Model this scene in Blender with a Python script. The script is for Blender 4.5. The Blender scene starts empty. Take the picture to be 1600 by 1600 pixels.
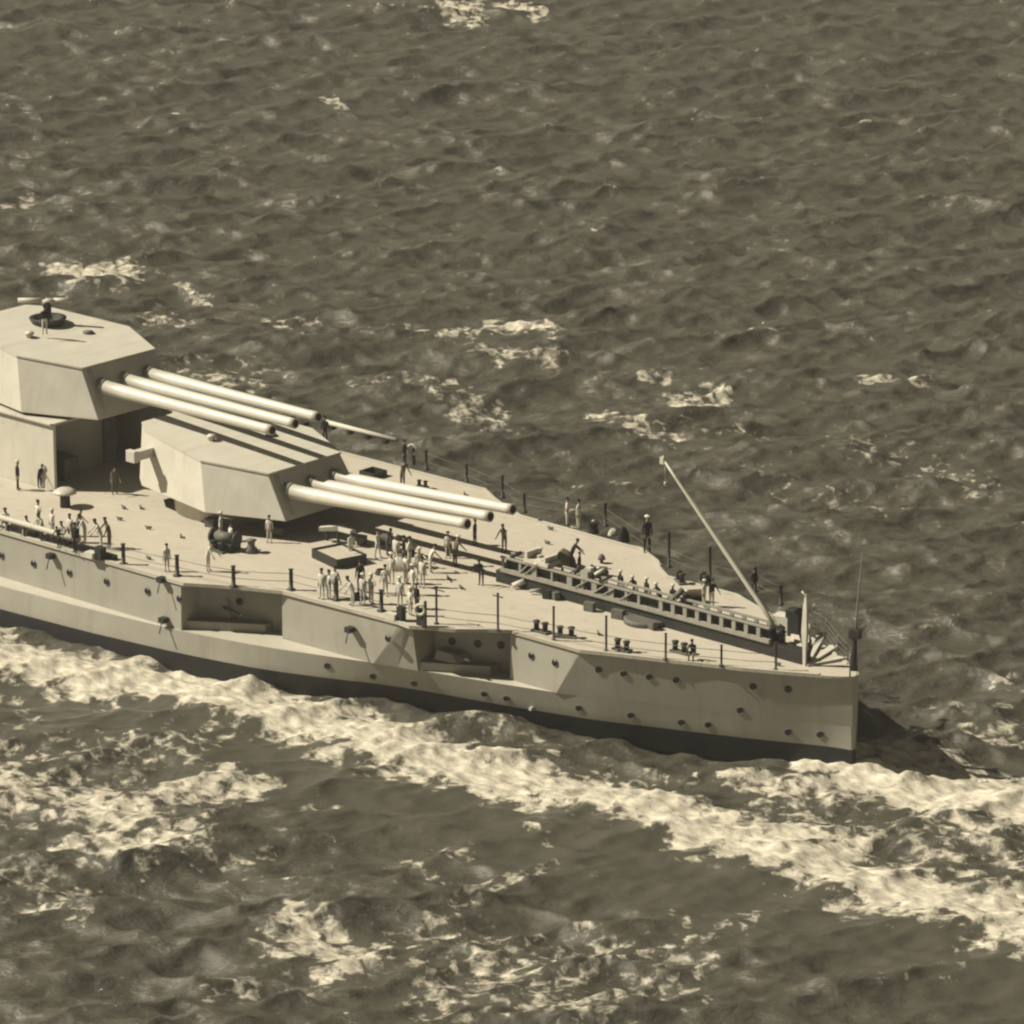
import bpy, bmesh, math, random
import numpy as np
from mathutils import Vector, Matrix
R = math.radians
random.seed(7); rng = np.random.RandomState(11)
sc = bpy.context.scene

# ------------------------------------------------------------------ camera
AZ, PITCH = R(42), R(16.75)            # aircraft looks across the quarter of the ship
DIST, DECK = 350.0, 7.3
FPX = 22.0 * DIST                      # focal length in photo pixels (1600 wide)
CR = Vector((math.cos(AZ), math.sin(AZ), 0))
CF = Vector((-math.sin(AZ)*math.cos(PITCH), math.cos(AZ)*math.cos(PITCH), -math.sin(PITCH)))
CU = CR.cross(CF)
CAM = Vector((0, 0, DECK)) - (CF*FPX + CR*537 - CU*255) * (DIST/FPX)
cam_d = bpy.data.cameras.new('camera'); cam = bpy.data.objects.new('camera', cam_d)
sc.collection.objects.link(cam); sc.camera = cam
cam.matrix_world = Matrix.Translation(CAM) @ Matrix((CR, CU, -CF)).transposed().to_4x4()
cam_d.sensor_width = 36; cam_d.lens = FPX/1600*36
cam_d.clip_start = 5; cam_d.clip_end = 60000
def at(px, py, z):                     # survey: where a sight line through the photo meets height z
    d = CF*FPX + CR*(px-800) + CU*(800-py)
    return CAM + d*((z-CAM.z)/d.z)

# ------------------------------------------------------------------ light
SUN = Vector((-0.788*math.cos(R(43)), -0.616*math.cos(R(43)), math.sin(R(43)))).normalized()   # towards the sun
W = bpy.data.worlds.new('World'); sc.world = W; W.use_nodes = True
nt = W.node_tree; nt.nodes.clear()
sky = nt.nodes.new('ShaderNodeTexSky'); sky.sky_type = 'NISHITA'; sky.sun_disc = False
sky.sun_elevation = math.asin(SUN.z); sky.sun_rotation = math.atan2(SUN.x, SUN.y)
sky.air_density = 0.4; sky.dust_density = 0.3
bw = nt.nodes.new('ShaderNodeRGBToBW')
tint = nt.nodes.new('ShaderNodeMix'); tint.data_type = 'RGBA'; tint.blend_type = 'MULTIPLY'; tint.inputs[0].default_value = 1
tint.inputs[7].default_value = (1.04, 0.97, 0.75, 1)      # toned print: sky light carries no blue
bg = nt.nodes.new('ShaderNodeBackground'); bg.inputs[1].default_value = 0.05
wo = nt.nodes.new('ShaderNodeOutputWorld')
nt.links.new(sky.outputs[0], bw.inputs[0]); nt.links.new(bw.outputs[0], tint.inputs[6])
nt.links.new(tint.outputs[2], bg.inputs[0]); nt.links.new(bg.outputs[0], wo.inputs[0])
sun_d = bpy.data.lights.new('sun', 'SUN'); sun_d.energy = 5.0; sun_d.angle = R(0.55); sun_d.color = (1.0, 0.93, 0.765)
sun = bpy.data.objects.new('sun', sun_d); sc.collection.objects.link(sun)
sun.rotation_euler = SUN.to_track_quat('Z', 'Y').to_euler(); sun.location = (0, 0, 200)
sc.view_settings.view_transform = 'Standard'; sc.view_settings.look = 'None'
sc.view_settings.exposure = 0.62; sc.view_settings.gamma = 1.0
sc.render.engine = 'CYCLES'; sc.cycles.max_bounces = 5; sc.cycles.diffuse_bounces = 1; sc.cycles.filter_width = 2.3

# ------------------------------------------------------------------ materials
def mat(name, col, rough=0.6, var=0.12, scale=0.7, spec=0.3, bump=0.0, extra=None):
    m = bpy.data.materials.new(name); m.use_nodes = True
    n, l = m.node_tree.nodes, m.node_tree.links
    col = tuple(.66*q for q in col)
    b = n['Principled BSDF']; b.inputs['Roughness'].default_value = rough
    b.inputs['Specular IOR Level'].default_value = spec
    tc = n.new('ShaderNodeTexCoord'); nz = n.new('ShaderNodeTexNoise')
    nz.inputs['Scale'].default_value = scale; nz.inputs['Detail'].default_value = 7; nz.inputs['Roughness'].default_value = 0.65
    l.new(tc.outputs['Object'], nz.inputs['Vector'])
    rp = n.new('ShaderNodeValToRGB'); c = Vector(col)
    rp.color_ramp.elements[0].position = 0.3; rp.color_ramp.elements[1].position = 0.7
    rp.color_ramp.elements[0].color = (*(c*(1-var)), 1); rp.color_ramp.elements[1].color = (*(c*(1+var*.6)), 1)
    l.new(nz.outputs['Fac'], rp.inputs[0])
    out = rp.outputs[0]
    if extra: out = extra(n, l, tc, out)
    l.new(out, b.inputs['Base Color'])
    if bump:
        bp = n.new('ShaderNodeBump'); bp.inputs['Strength'].default_value = bump; bp.inputs['Distance'].default_value = 0.03
        n2 = n.new('ShaderNodeTexNoise'); n2.inputs['Scale'].default_value = 1.3; n2.inputs['Detail'].default_value = 5
        l.new(tc.outputs['Object'], n2.inputs['Vector']); l.new(n2.outputs['Fac'], bp.inputs['Height']); l.new(bp.outputs[0], b.inputs['Normal'])
    return m
def mult(n, l, a, fac_socket, colour):
    mx = n.new('ShaderNodeMix'); mx.data_type = 'RGBA'; mx.blend_type = 'MULTIPLY'
    l.new(fac_socket, mx.inputs[0]); l.new(a, mx.inputs[6]); mx.inputs[7].default_value = (*colour, 1)
    return mx.outputs[2]
def ramp(n, l, s, p0, p1, invert=False):
    mr = n.new('ShaderNodeMapRange'); mr.inputs[1].default_value = p0; mr.inputs[2].default_value = p1
    if invert: mr.inputs[3].default_value = 1; mr.inputs[4].default_value = 0
    l.new(s, mr.inputs[0]); return mr.outputs[0]
def streaks(n, l, tc, out):            # vertical weather streaks + plate seams on hull sides
    mp = n.new('ShaderNodeMapping'); mp.inputs['Scale'].default_value = (.8, .02, 0.12)
    nz = n.new('ShaderNodeTexNoise'); nz.inputs['Scale'].default_value = 1.6; nz.inputs['Detail'].default_value = 6
    l.new(tc.outputs['Object'], mp.inputs[0]); l.new(mp.outputs[0], nz.inputs['Vector'])
    out = mult(n, l, out, ramp(n, l, nz.outputs['Fac'], 0.52, 0.72), (0.90, 0.88, 0.85))
    sx = n.new('ShaderNodeSeparateXYZ'); l.new(tc.outputs['Object'], sx.inputs[0])
    for k, per in ((0, 6.1), (2, 1.83)):
        fr = n.new('ShaderNodeMath'); fr.operation = 'PINGPONG'; fr.inputs[1].default_value = per/2
        l.new(sx.outputs[k], fr.inputs[0])
        out = mult(n, l, out, ramp(n, l, fr.outputs[0], 0.0, 0.05, True), (0.94, 0.935, 0.93))
    return out
def planks(n, l, tc, out):
    sx = n.new('ShaderNodeSeparateXYZ'); l.new(tc.outputs['Object'], sx.inputs[0])
    fr = n.new('ShaderNodeMath'); fr.operation = 'PINGPONG'; fr.inputs[1].default_value = 0.16
    l.new(sx.outputs[1], fr.inputs[0])
    out = mult(n, l, out, ramp(n, l, fr.outputs[0], 0.0, 0.03, True), (0.72, 0.68, 0.62))
    mp = n.new('ShaderNodeMapping'); mp.inputs['Scale'].default_value = (0.25, 2.2, 1)
    nz = n.new('ShaderNodeTexNoise'); nz.inputs['Scale'].default_value = 1.5; nz.inputs['Detail'].default_value = 8; nz.inputs['Roughness'].default_value = .75
    l.new(tc.outputs['Object'], mp.inputs[0]); l.new(mp.outputs[0], nz.inputs['Vector'])
    out = mult(n, l, out, ramp(n, l, nz.outputs['Fac'], 0.45, 0.75), (0.86, 0.83, 0.78))
    n3 = n.new('ShaderNodeTexNoise'); n3.inputs['Scale'].default_value = 0.55; n3.inputs['Detail'].default_value = 9; n3.inputs['Roughness'].default_value = .7
    l.new(tc.outputs['Object'], n3.inputs['Vector'])
    return mult(n, l, out, ramp(n, l, n3.outputs['Fac'], 0.60, 0.68), (0.8, 0.77, 0.72))
M = {}
M['hull'] = mat('hull_paint', (.46, .435, .37), .55, .10, .35, .3, .25, streaks)
M['boot'] = mat('boot_topping', (.022, .024, .026), .5, .3, .8)
M['deck'] = mat('teak_deck', (.66, .60, .50), .8, .07, .5, .2, 0, planks)
M['paint'] = mat('turret_paint', (.74, .70, .595), .5, .09, .5, .3, .25, streaks)
M['pale'] = mat('pale_paint', (.66, .62, .51), .45, .08, .8)
M['barrel'] = mat('gun_paint', (.80, .75, .64), .4, .08, .6, .4)
M['dark'] = mat('dark_metal', (.035, .035, .033), .55, .3, 2)
M['mid'] = mat('worn_metal', (.16, .155, .135), .6, .3, 2)
M['bore'] = mat('bore_black', (.008, .008, .008), .9, .1, 2)
M['canvas'] = mat('white_canvas', (.72, .68, .58), .9, .08, 2, .1, .3)
M['white'] = mat('white_cotton', (.78, .75, .66), .9, .08, 3, .1)
M['navy'] = mat('dark_serge', (.03, .03, .032), .9, .2, 3, .1)
M['skin'] = mat('skin', (.36, .25, .18), .6, .1, 5)
M['khaki'] = mat('khaki_cloth', (.17, .14, .105), .9, .2, 3, .1)
M['glass'] = mat('port_glass', (.012, .013, .013), .25, .1, 2, .5)
M['drab'] = mat('catapult_paint', (.40, .38, .32), .6, .2, 1.5)
M['rope'] = mat('rope', (.25, .22, .16), .9, .2, 5)
M['wood'] = mat('bright_wood', (.42, .36, .27), .7, .2, 3)

# ------------------------------------------------------------------ helpers
COL = sc.collection
class MB:
    def __init__(s): s.v, s.f, s.sm, s.mi = [], [], [], []
    def add(s, vs, fs, smooth=False, mi=0):
        o = len(s.v); s.v += [tuple(v) for v in vs]
        for f in fs: s.f.append([i+o for i in f]); s.sm.append(smooth); s.mi.append(mi)
        return s
    def box(s, c, d, rot=0, tilt=None):
        m = Matrix.Rotation(rot, 3, 'Z')
        if tilt is not None: m = m @ tilt
        vs = [Vector(c) + m @ Vector((x*d[0]/2, y*d[1]/2, z*d[2]/2)) for x in (-1, 1) for y in (-1, 1) for z in (-1, 1)]
        return s.add(vs, [(0,1,3,2), (4,6,7,5), (0,4,5,1), (2,3,7,6), (0,2,6,4), (1,5,7,3)])
    def tube(s, pts, rad, n=8, cap=True, mi=0):
        pts = [Vector(p) for p in pts]; rad = rad if hasattr(rad, '__len__') else [rad]*len(pts)
        vs = []
        for i, p in enumerate(pts):
            d = (pts[min(i+1, len(pts)-1)] - pts[max(i-1, 0)]).normalized()
            a = d.cross(Vector((0, 0, 1)));
            if a.length < .05: a = d.cross(Vector((0, 1, 0)))
            a.normalize(); b = d.cross(a)
            vs += [p + (a*math.cos(t)+b*math.sin(t))*rad[i] for t in [2*math.pi*k/n for k in range(n)]]
        fs = [(i*n+k, i*n+(k+1) % n, (i+1)*n+(k+1) % n, (i+1)*n+k) for i in range(len(pts)-1) for k in range(n)]
        o = len(s.v); s.add(vs, fs, True, mi)
        if cap:
            s.f += [[o+k for k in range(n)][::-1], [o+(len(pts)-1)*n+k for k in range(n)]]; s.sm += [False]*2; s.mi += [mi]*2
        return s
    def lathe(s, c, prof, n=16, mi=0, axis='z'):
        c = Vector(c); vs = []
        for r, h in prof:
            for k in range(n):
                t = 2*math.pi*k/n
                p = Vector((r*math.cos(t), r*math.sin(t), h))
                if axis == 'y': p = Vector((p.x, -p.z, p.y))
                vs.append(c+p)
        fs = [(i*n+k, i*n+(k+1) % n, (i+1)*n+(k+1) % n, (i+1)*n+k) for i in range(len(prof)-1) for k in range(n)]
        o = len(s.v); s.add(vs, fs, True, mi)
        if prof[0][0] > .001: s.f.append([o+k for k in range(n)][::-1]); s.sm.append(False); s.mi.append(mi)
        if prof[-1][0] > .001: s.f.append([o+(len(prof)-1)*n+k for k in range(n)]); s.sm.append(False); s.mi.append(mi)
        return s
    def prism(s, bot, top):            # outlines as 3-D loops of equal length
        n = len(bot)
        return s.add(list(bot)+list(top), [tuple(range(n))[::-1], tuple(range(n, 2*n))] + [(k, (k+1) % n, n+(k+1) % n, n+k) for k in range(n)])
    def torus(s, c, R_, r, nrm=(0, 0, 1), n=20, m=8):
        q = Vector(nrm).to_track_quat('Z', 'Y'); vs = []
        for i in range(n):
            t = 2*math.pi*i/n
            for j in range(m):
                u = 2*math.pi*j/m
                vs.append(Vector(c)+q @ Vector(((R_+r*math.cos(u))*math.cos(t), (R_+r*math.cos(u))*math.sin(t), r*math.sin(u))))
        return s.add(vs, [(i*m+j, ((i+1) % n)*m+j, ((i+1) % n)*m+(j+1) % m, i*m+(j+1) % m) for i in range(n) for j in range(m)], True)
    def mesh(s, name, mats):
        me = bpy.data.meshes.new(name); me.from_pydata(s.v, [], s.f)
        for m in (mats if isinstance(mats, (list, tuple)) else [mats]): me.materials.append(M[m] if isinstance(m, str) else m)
        me.polygons.foreach_set('use_smooth', s.sm); me.polygons.foreach_set('material_index', s.mi)
        bm = bmesh.new(); bm.from_mesh(me); bmesh.ops.recalc_face_normals(bm, faces=bm.faces); bm.to_mesh(me); bm.free()
        return me
    def build(s, name, mats, parent=None, bevel=0):
        o = bpy.data.objects.new(name, s.mesh(name, mats)); COL.objects.link(o)
        if parent is not None: o.parent = parent
        if bevel:
            b = o.modifiers.new('bevel', 'BEVEL'); b.width = bevel; b.segments = 2; b.limit_method = 'ANGLE'; b.angle_limit = R(40)
        return o
def tag(o, label=None, cat=None, group=None, kind=None):
    for k, v in (('label', label), ('category', cat), ('group', group), ('kind', kind)):
        if v: o[k] = v
    return o
def empty(name, loc=(0, 0, 0), rz=0):
    o = bpy.data.objects.new(name, None); COL.objects.link(o); o.location = loc; o.rotation_euler.z = rz; o.empty_display_size = .3
    return o
def kids(o): return [c for c in bpy.data.objects if c.parent == o]
def copy_tree(o, parent=None):
    c = o.copy(); COL.objects.link(c); c.parent = parent
    for ch in kids(o): copy_tree(ch, c)
    return c

# ------------------------------------------------------------------ hull shape (metres; stern at x = 0, bow towards -x)
TX = [-115, -80, -70, -60, -51, -44, -38, -35, -32, -25, -18.2, -16.5, -9.7, -6.9, -4.3, -2, -.6, 0]
T73 = [17.3, 17.3, 17.1, 16.9, 16.5, 15.4, 14.2, 13.5, 12.8, 10.8, 8.8, 8.1, 5.3, 4.2, 2.9, 1.7, .9, .35]
T35 = [18.8, 18.8, 18.5, 17.8, 16.9, 15.5, 13.6, 12.6, 11.8, 10.0, 8.0, 7.35, 4.55, 3.45, 2.2, 1.05, .5, .28]
T17 = [19.0, 19.0, 18.7, 18.0, 16.9, 15.5, 13.3, 12.0, 11.1, 9.5, 7.6, 6.95, 4.2, 3.1, 1.85, .72, .28, .2]
T00 = [18.9, 18.9, 18.6, 17.9, 16.8, 15.2, 12.8, 11.3, 10.3, 8.7, 6.9, 6.3, 3.7, 2.6, 1.45, .5, .2, .15]
TM3 = [18.3, 18.3, 18.0, 17.0, 15.5, 13.5, 11.0, 9.6, 8.7, 6.5, 4.6, 4.1, 2.0, 1.3, .8, .4, .2, .1]
DXS = np.arange(-115, .001, .25); KER = np.exp(-(np.arange(-12, 13)*.25/1.1)**2/2); KER /= KER.sum()
def fair(T):                           # fair the frames into smooth lines
    v = np.interp(DXS, TX, T); p = np.concatenate([2*v[0]-v[12:0:-1], v, 2*v[-1]-v[-2:-14:-1]]); return np.convolve(p, KER, 'valid')
TT = [fair(T) for T in (TM3, T00, T17, T35, T73)]
def half(x, z):
    t = [float(np.interp(x, DXS, T)) for T in TT]
    return float(np.interp(z, [-3, 0, 1.7, 3.5, DECK], t))

ship = empty('battleship', (0, 0, 0))
tag(ship, 'pale grey battleship with triple gun turrets, its stern pointing right', 'battleship')

# lower hull: lofted stations up to the ledge at z = 3.5
xs = sorted(set(list(np.arange(-115, -40, 2.5)) + list(np.arange(-40, -2, 1.0)) + [-2, -1.4, -1, -.6, -.3, -.12, 0]))
def loft(zs, mi_of, x0=-1e9):
    X = [x for x in xs if x >= x0]; mb = MB(); n = len(zs)
    vs = [(x, s*half(x, z), z) for x in X for s in (-1, 1) for z in zs]
    fs, mi = [], []
    for i in range(len(X)-1):
        for s in (0, 1):
            for k in range(n-1):
                a = (i*2+s)*n+k; b = ((i+1)*2+s)*n+k
                fs.append((a, a+1, b+1, b)); mi.append(mi_of(zs[k]))
    i = len(X)-1
    for k in range(n-1):
        a = (i*2)*n+k; b = (i*2+1)*n+k; fs.append((a, a+1, b+1, b)); mi.append(mi_of(zs[k]))
    mb.v = vs; mb.f = [list(f) for f in fs]; mb.sm = [True]*len(fs); mb.mi = mi
    return mb, X, n
mb, X, n = loft([-3, -1, 0, 1.0, 1.7, 2.4, 3.3, 3.5], lambda z: 1 if z < 1.65 else 0)
# ledge: the shelf on top of the lower hull (blister top and gun embrasure floors)
ci = [(i*2)*n+n-1 for i in range(len(X))] + [(i*2+1)*n+n-1 for i in reversed(range(len(X)))]; mb.add([(mb.v[i][0], mb.v[i][1]*.9995, 3.498) for i in ci], [tuple(range(len(ci)))], False, 2)
lower = mb.build('hull', ['hull', 'boot', 'pale'], ship)

# upper works: side walls with the two gun embrasures cut in under the deck edge
def side(s):
    B = [(-115, 16.8), (-51.3, 16.8), (-51.3, 14.9), (-48.6, 13.2), (-44.4, 11.3), (-44.2, 13.15), (-35.1, 12.8),
         (-33.2, 12.2), (-31.5, 11.85), (-31.5, 10.0), (-28.8, 8.9), (-25.6, 7.0), (-25.1, 8.8), (-20.6, 8.8)]
    T = [(-115, 16.8), (-51.3, 16.75), (-51.3, 14.9), (-48.6, 13.2), (-44.4, 11.3), (-44.2, 13.15), (-32.3, 12.8),
         (-31.9, 12.72), (-31.5, 12.5), (-31.5, 10.0), (-28.8, 8.9), (-25.6, 7.0), (-25.1, 8.8), (-18.3, 8.78)]
    for x in [q for q in xs if q > -20]:
        B.append((x, half(x, 3.5)+.004)); T.append((max(x, -18.2+(x+20)*.05), half(max(x, -18.2), DECK)))
    return [(x, s*y, 3.5) for x, y in B], [(x, s*y, DECK-.02) for x, y in T]
up = MB()
for s in (-1, 1):
    b, t = side(s); k = len(b)
    up.add(b[:15]+t[:15], [(i, i+1, 15+i+1, 15+i) for i in range(14)]); nb_, nt_ = b[14:], t[14:]; kk_ = len(nb_); up.add(nb_+nt_, [(i, i+1, kk_+i+1, kk_+i) for i in range(kk_-1)], True)
    if s == -1: b0, t0 = b[-1], t[-1]
    else: up.add([b0, b[-1], t[-1], t0], [(0, 1, 2, 3)])
up.build('casemate_side', 'hull', ship)

# deck plate
edge = [(-115, 17.0), (-50.9, 16.9), (-48.4, 15.4), (-45.9, 14.2), (-43.9, 13.35), (-32.4, 12.95), (-31.2, 13.1), (-28.1, 11.45), (-26.4, 9.9), (-25.0, 8.95), (-18.2, 8.95), (-16.5, 8.2),
        (-12, 6.4), (-9.7, 5.4), (-6.9, 4.3), (-4.3, 3.0), (-2, 1.8), (-1.2, 1.35), (-.6, .95), (-.2, .6), (.05, .3)]
loop = [(x, -y) for x, y in edge] + [(x, y) for x, y in reversed(edge)]
MB().prism([(x, y, DECK-.18) for x, y in loop], [(x, y, DECK) for x, y in loop]).build('main_deck', 'deck', ship)
# waterway: thin steel margin along the deck edge
for s in (-1, 1):
    mb = MB(); e = [Vector((x, s*y, DECK+.02)) for x, y in edge[:-1]]
    inn = [Vector((p.x-.0, p.y - s*.35, p.z)) for p in e[:-3]]; k = len(inn); e = e[:k]
    mb.prism(e+inn[::-1], [p+Vector((0, 0, .05)) for p in e+inn[::-1]])
    mb.build('waterway', 'pale', ship)

# ------------------------------------------------------------------ barbettes and turrets
def barbette(cx, r, z1):
    mb = MB(); mb.lathe((cx, 0, 0), [(r, DECK-.1), (r, z1-.55), (r+.12, z1-.55), (r+.12, z1)], 40)
    return mb.build('barbette', 'paint', ship)
barbette(-84.2, 5.4, 13.15); barbette(-62.3, 4.8, 8.98)
def house(x0, x1, y, ch, z0, z1): 
    o = [(x0, -y), (x1-ch, -y), (x1, -y+ch), (x1, y-ch), (x1-ch, y), (x0, y)]
    return [(a, b, z0) for a, b in o], [(a, b, z1) for a, b in o]
MB().prism(*house(-115, -84.5, 6.6, .25, DECK-.05, 12.75)).build('deckhouse', 'paint', ship, .05)
for s in (-1, 1): MB().box((-80.3, s*6.46, (DECK+12.75)/2), (8.4, .28, 12.75-DECK)).build('shade_recess_wall', 'paint', ship, .03)  # walls of an open recess, shaped so the aft end goes dark
MB().box((-79.6, 2.2, 9.6), (1.6, 1.4, 4.6)).build('vent_trunk', 'mid', ship, .05)
MB().box((-78.6, -3.4, 8.2), (2.2, 1.6, 1.8)).build('boat_locker', 'mid', ship, .05)
MB().prism(*house(-115, -75.9, 6.9, .25, 12.75, 12.95)).build('deckhouse_roof', 'paint', ship, .03)
def turret(xf, zt, zb, elev, muzzle_len, gz, label):
    t = MB(); top = [(0, 4.0, 0), (-5.2, 6.15, .5), (-13.2, 4.5, 1.15), (-14.6, 3.4, 1.25)]
    bot = [(2.1, 4.25), (-4.2, 6.75), (-13.2, 4.9), (-14.8, 3.6)]
    T = [(x, -y, z) for x, y, z in top] + [(x, y, z) for x, y, z in reversed(top)]
    B = [(x, -y, zb-zt) for x, y in bot] + [(x, y, zb-zt) for x, y in reversed(bot)]
    t.prism(B, T)
    o = t.build('turret', 'paint', ship, .06); o.location = (xf, 0, zt); o['label'] = label
    # overhanging roof plate
    rp = [(x*1.0+(.12 if x == 0 else 0), y*1.012, z+.004) for x, y, z in T]
    MB().prism(rp, [(x, y, z+.14) for x, y, z in rp]).build('roof_plate', 'paint', o)
    for dy in (-2.55, 0, 2.55):
        g = MB(); c = math.cos(elev); s = math.sin(elev); z0 = gz-zt
        def P(d): return (1.0+d*c, dy, z0+d*s)
        d1 = muzzle_len
        g.tube([P(-1), P(.4), P(.45), P(3), P(7), P(d1-1.2), P(d1-.6), P(d1)], [.62, .62, .58, .56, .48, .38, .40, .42], 20)
        b = g.build('gun_barrel', 'barrel', o)
        MB().tube([P(d1-.02), P(d1+.05)], .30, 16).build('bore', 'bore', b)
        h = MB(); h.tube([P(-1.0), P(.3)], .70, 16); h.build('gun_port_hood', 'drab', o)
    # rangefinder arm sticking out of each side near the back
    for s in (-1, 1):
        h = MB(); y0 = 4.6; h.box((-12.1, s*(y0+.9), -.25), (.75, 2.6, .75)); h.box((-12.1, s*(y0+2.3), -.22), (1.0, .5, .95))
        h.build('rangefinder_arm', 'paint', o, .05)
    # ladder on the front face
    l = MB(); 
    for q in (-.18, .18): l.tube([(.15, -3.3+q, -.1), (1.95, -3.3+q, zb-zt+.3)], .03, 5)
    for k in range(8):
        f = k/8+.06; l.tube([(.15+1.8*f, -3.48, -.1+(zb-zt+.4)*f), (1.8*f+.15, -3.12, -.1+(zb-zt+.4)*f)], .025, 4)
    l.build('ladder', 'pale', o)
    v = MB(); v.lathe((-8, -2.2, .77+.14), [(.28, 0), (.28, .25), (.42, .25), (.3, .42), (0, .5)], 12); v.build('roof_vent', 'paint', o)
    h = MB(); h.lathe((-6, 2.4, .7), [(.45, 0), (.45, .12), (0, .16)], 14); h.build('roof_hatch', 'mid', o)
    return o
t4 = turret(-54.6, 12.3, 9.0, math.atan2(1.05, 17.4), 18.6, 10.85, 'lower aft turret with slightly raised guns')
t3 = turret(-75.4, 17.0, 13.2, 0.0, 18.9, 15.4, 'upper turret firing over the lower one')

# director mount on the upper turret roof
d = MB(); pz = .95
d.lathe((-9.8, 1.5, pz), [(1.25, 0), (1.55, .55), (1.5, .6), (1.2, .58), (1.0, .1)], 20); o = d.build('gun_tub', 'dark', t3)
d = MB(); d.lathe((-9.8, 1.5, pz), [(.42, 0), (.3, .9), (.34, 1.8), (.2, 2.0)], 12); d.build('mount_column', 'dark', t3)
d = MB(); u = Vector((math.cos(AZ), math.sin(AZ), 0)); c0 = Vector((-9.8, 1.5, pz+2.0))
d.tube([c0-u*2.4, c0-u*.2], .2, 10); d.tube([c0+u*.5, c0+u*2.0], .2, 10); d.tube([c0-u*.4-Vector((0,0,.1)), c0+u*.6-Vector((0,0,.1))], .27, 10)
d.build('rangefinder_tube', 'pale', t3)

# ------------------------------------------------------------------ portholes on the near side
def on_side(px, py, Y=None):
    if Y is None:
        y = -10.0
        for _ in range(30):
            dd = CF*FPX + CR*(px-800) + CU*(800-py); p = CAM + dd*((y-CAM.y)/dd.y)
            y = y*.5 - .5*half(p.x, p.z)
        return p
    dd = CF*FPX + CR*(px-800) + CU*(800-py); return CAM + dd*((Y-CAM.y)/dd.y)
pm = MB(); pm.torus((0, 0, 0), .27, .035, (0, -1, 0), 16, 6); rim = pm.mesh('porthole', 'mid')
gm = MB(); gm.lathe((0, .03, 0), [(.25, 0), (.25, .03), (0, .04)], 16, axis='y'); gl = gm.mesh('glass', 'glass')
def port(p, nrm, r=1.0, nz=0.0):
    o = bpy.data.objects.new('porthole', rim); COL.objects.link(o); o.parent = ship
    o.location = p; o.rotation_mode = 'QUATERNION'; o.rotation_quaternion = Vector((0, -1, 0)).rotation_difference(Vector((nrm[0], nrm[1], nz)).normalized())
    g = bpy.data.objects.new('glass', gl); COL.objects.link(g); g.parent = o
for x, y in [(2, 868), (52, 881), (108, 895), (166, 909), (230, 924), (280, 936)]: port(on_side(x, y, -16.83), (0, -1))
for x, y in [(465, 959), (606, 998)]: port(on_side(x, y, -13.05), (0, -1))
for x, y in [(830, 1025), (867, 1036)]: port(on_side(x, y, -8.83), (0, -1))
for x, y in [(336, 944), (372, 951)]: port(Vector((on_side(x, y, -13.4).x, -(13.2+(on_side(x, y, -13.4).x+48.6)*-.45)-.05, 5.5)), (.4, -.9))
for X_ in (-30.2, -28.4, -26.9): port(Vector((X_, -float(np.interp(X_, [-31.5, -28.8, -25.6], [10, 8.9, 7.0]))-.05, 5.5)), (.45, -.9))
for x, y in [(936, 1047), (975, 1053), (1015, 1058), (1057, 1063), (1177, 1073), (1232, 1077), (1232, 1144), (1282, 1148),
             (792, 1092), (905, 1107), (986, 1118), (1065, 1129), (1107, 1133), (583, 1057), (647, 1068), (757, 1085), (512, 1041), (1157, 1110)]:
    p = on_side(x, y); e = .5
    dydx = (half(p.x+e, p.z)-half(p.x-e, p.z))/(2*e); dz = (half(p.x, p.z+.3)-half(p.x, p.z-.3))/.6; port(p+Vector((0, -.02, 0)), (-dydx, -1), 1.0, -dz)
# side booms' eye bolts, each with a short hanging rod
for (x, y), Y in (((548, 983), -13.2), ((254, 905), -16.9), ((81, 868), -16.9), ((257, 968), -17.0)):
    p = on_side(x, y, Y); m = MB(); m.box(p+Vector((0, -.12, 0)), (.55, .6, .4)); m.tube([p+Vector((.1, -.4, -.1)), p+Vector((.2, -.75, -.9))], .05, 6)
    m.build('boom_fitting', 'dark', ship)
p = on_side(833, 1106); MB().tube([p+Vector((0, .2, 0)), p+Vector((0, -.35, 0))], .14, 10).build('discharge_pipe', 'pale', ship)
for X_, Y_, r_, z1 in ((-49.6, -13.9, 1.0, 5.4), (-29.6, -10.4, .8, 4.5)):
    m = MB(); m.prism([(X_-1.2, Y_-.5, 4.3), (X_+.7, Y_-.1, 4.3), (X_+1.0, Y_+1.2, 4.3), (X_-1.2, Y_+1.2, 4.3)], [(X_-1.1, Y_-.2, z1+.5), (X_+.2, Y_+.1, z1+.3), (X_+.5, Y_+1.2, z1+.3), (X_-1.1, Y_+1.2, z1+.5)]); m.build('casemate_gun_shield', 'hull', ship)
    MB().tube([(X_, Y_, 5.0), (X_+2.4, Y_-.5, 4.95)], [.15, .1], 10).build('casemate_gun', 'mid', ship)
# gun shield panels closing the embrasures' forward ends
for P4 in ([(-51.25, -16.3), (-46.2, -13.0), (-46.2, -11.0), (-51.25, -12.5)], [(-31.45, -11.7), (-26.9, -9.0), (-26.9, -7.0), (-31.45, -8.5)]):
    MB().prism([(x, y, 3.5) for x, y in P4], [(x, y, 4.15) for x, y in P4]).build('embrasure_sill', 'hull', ship)

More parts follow.
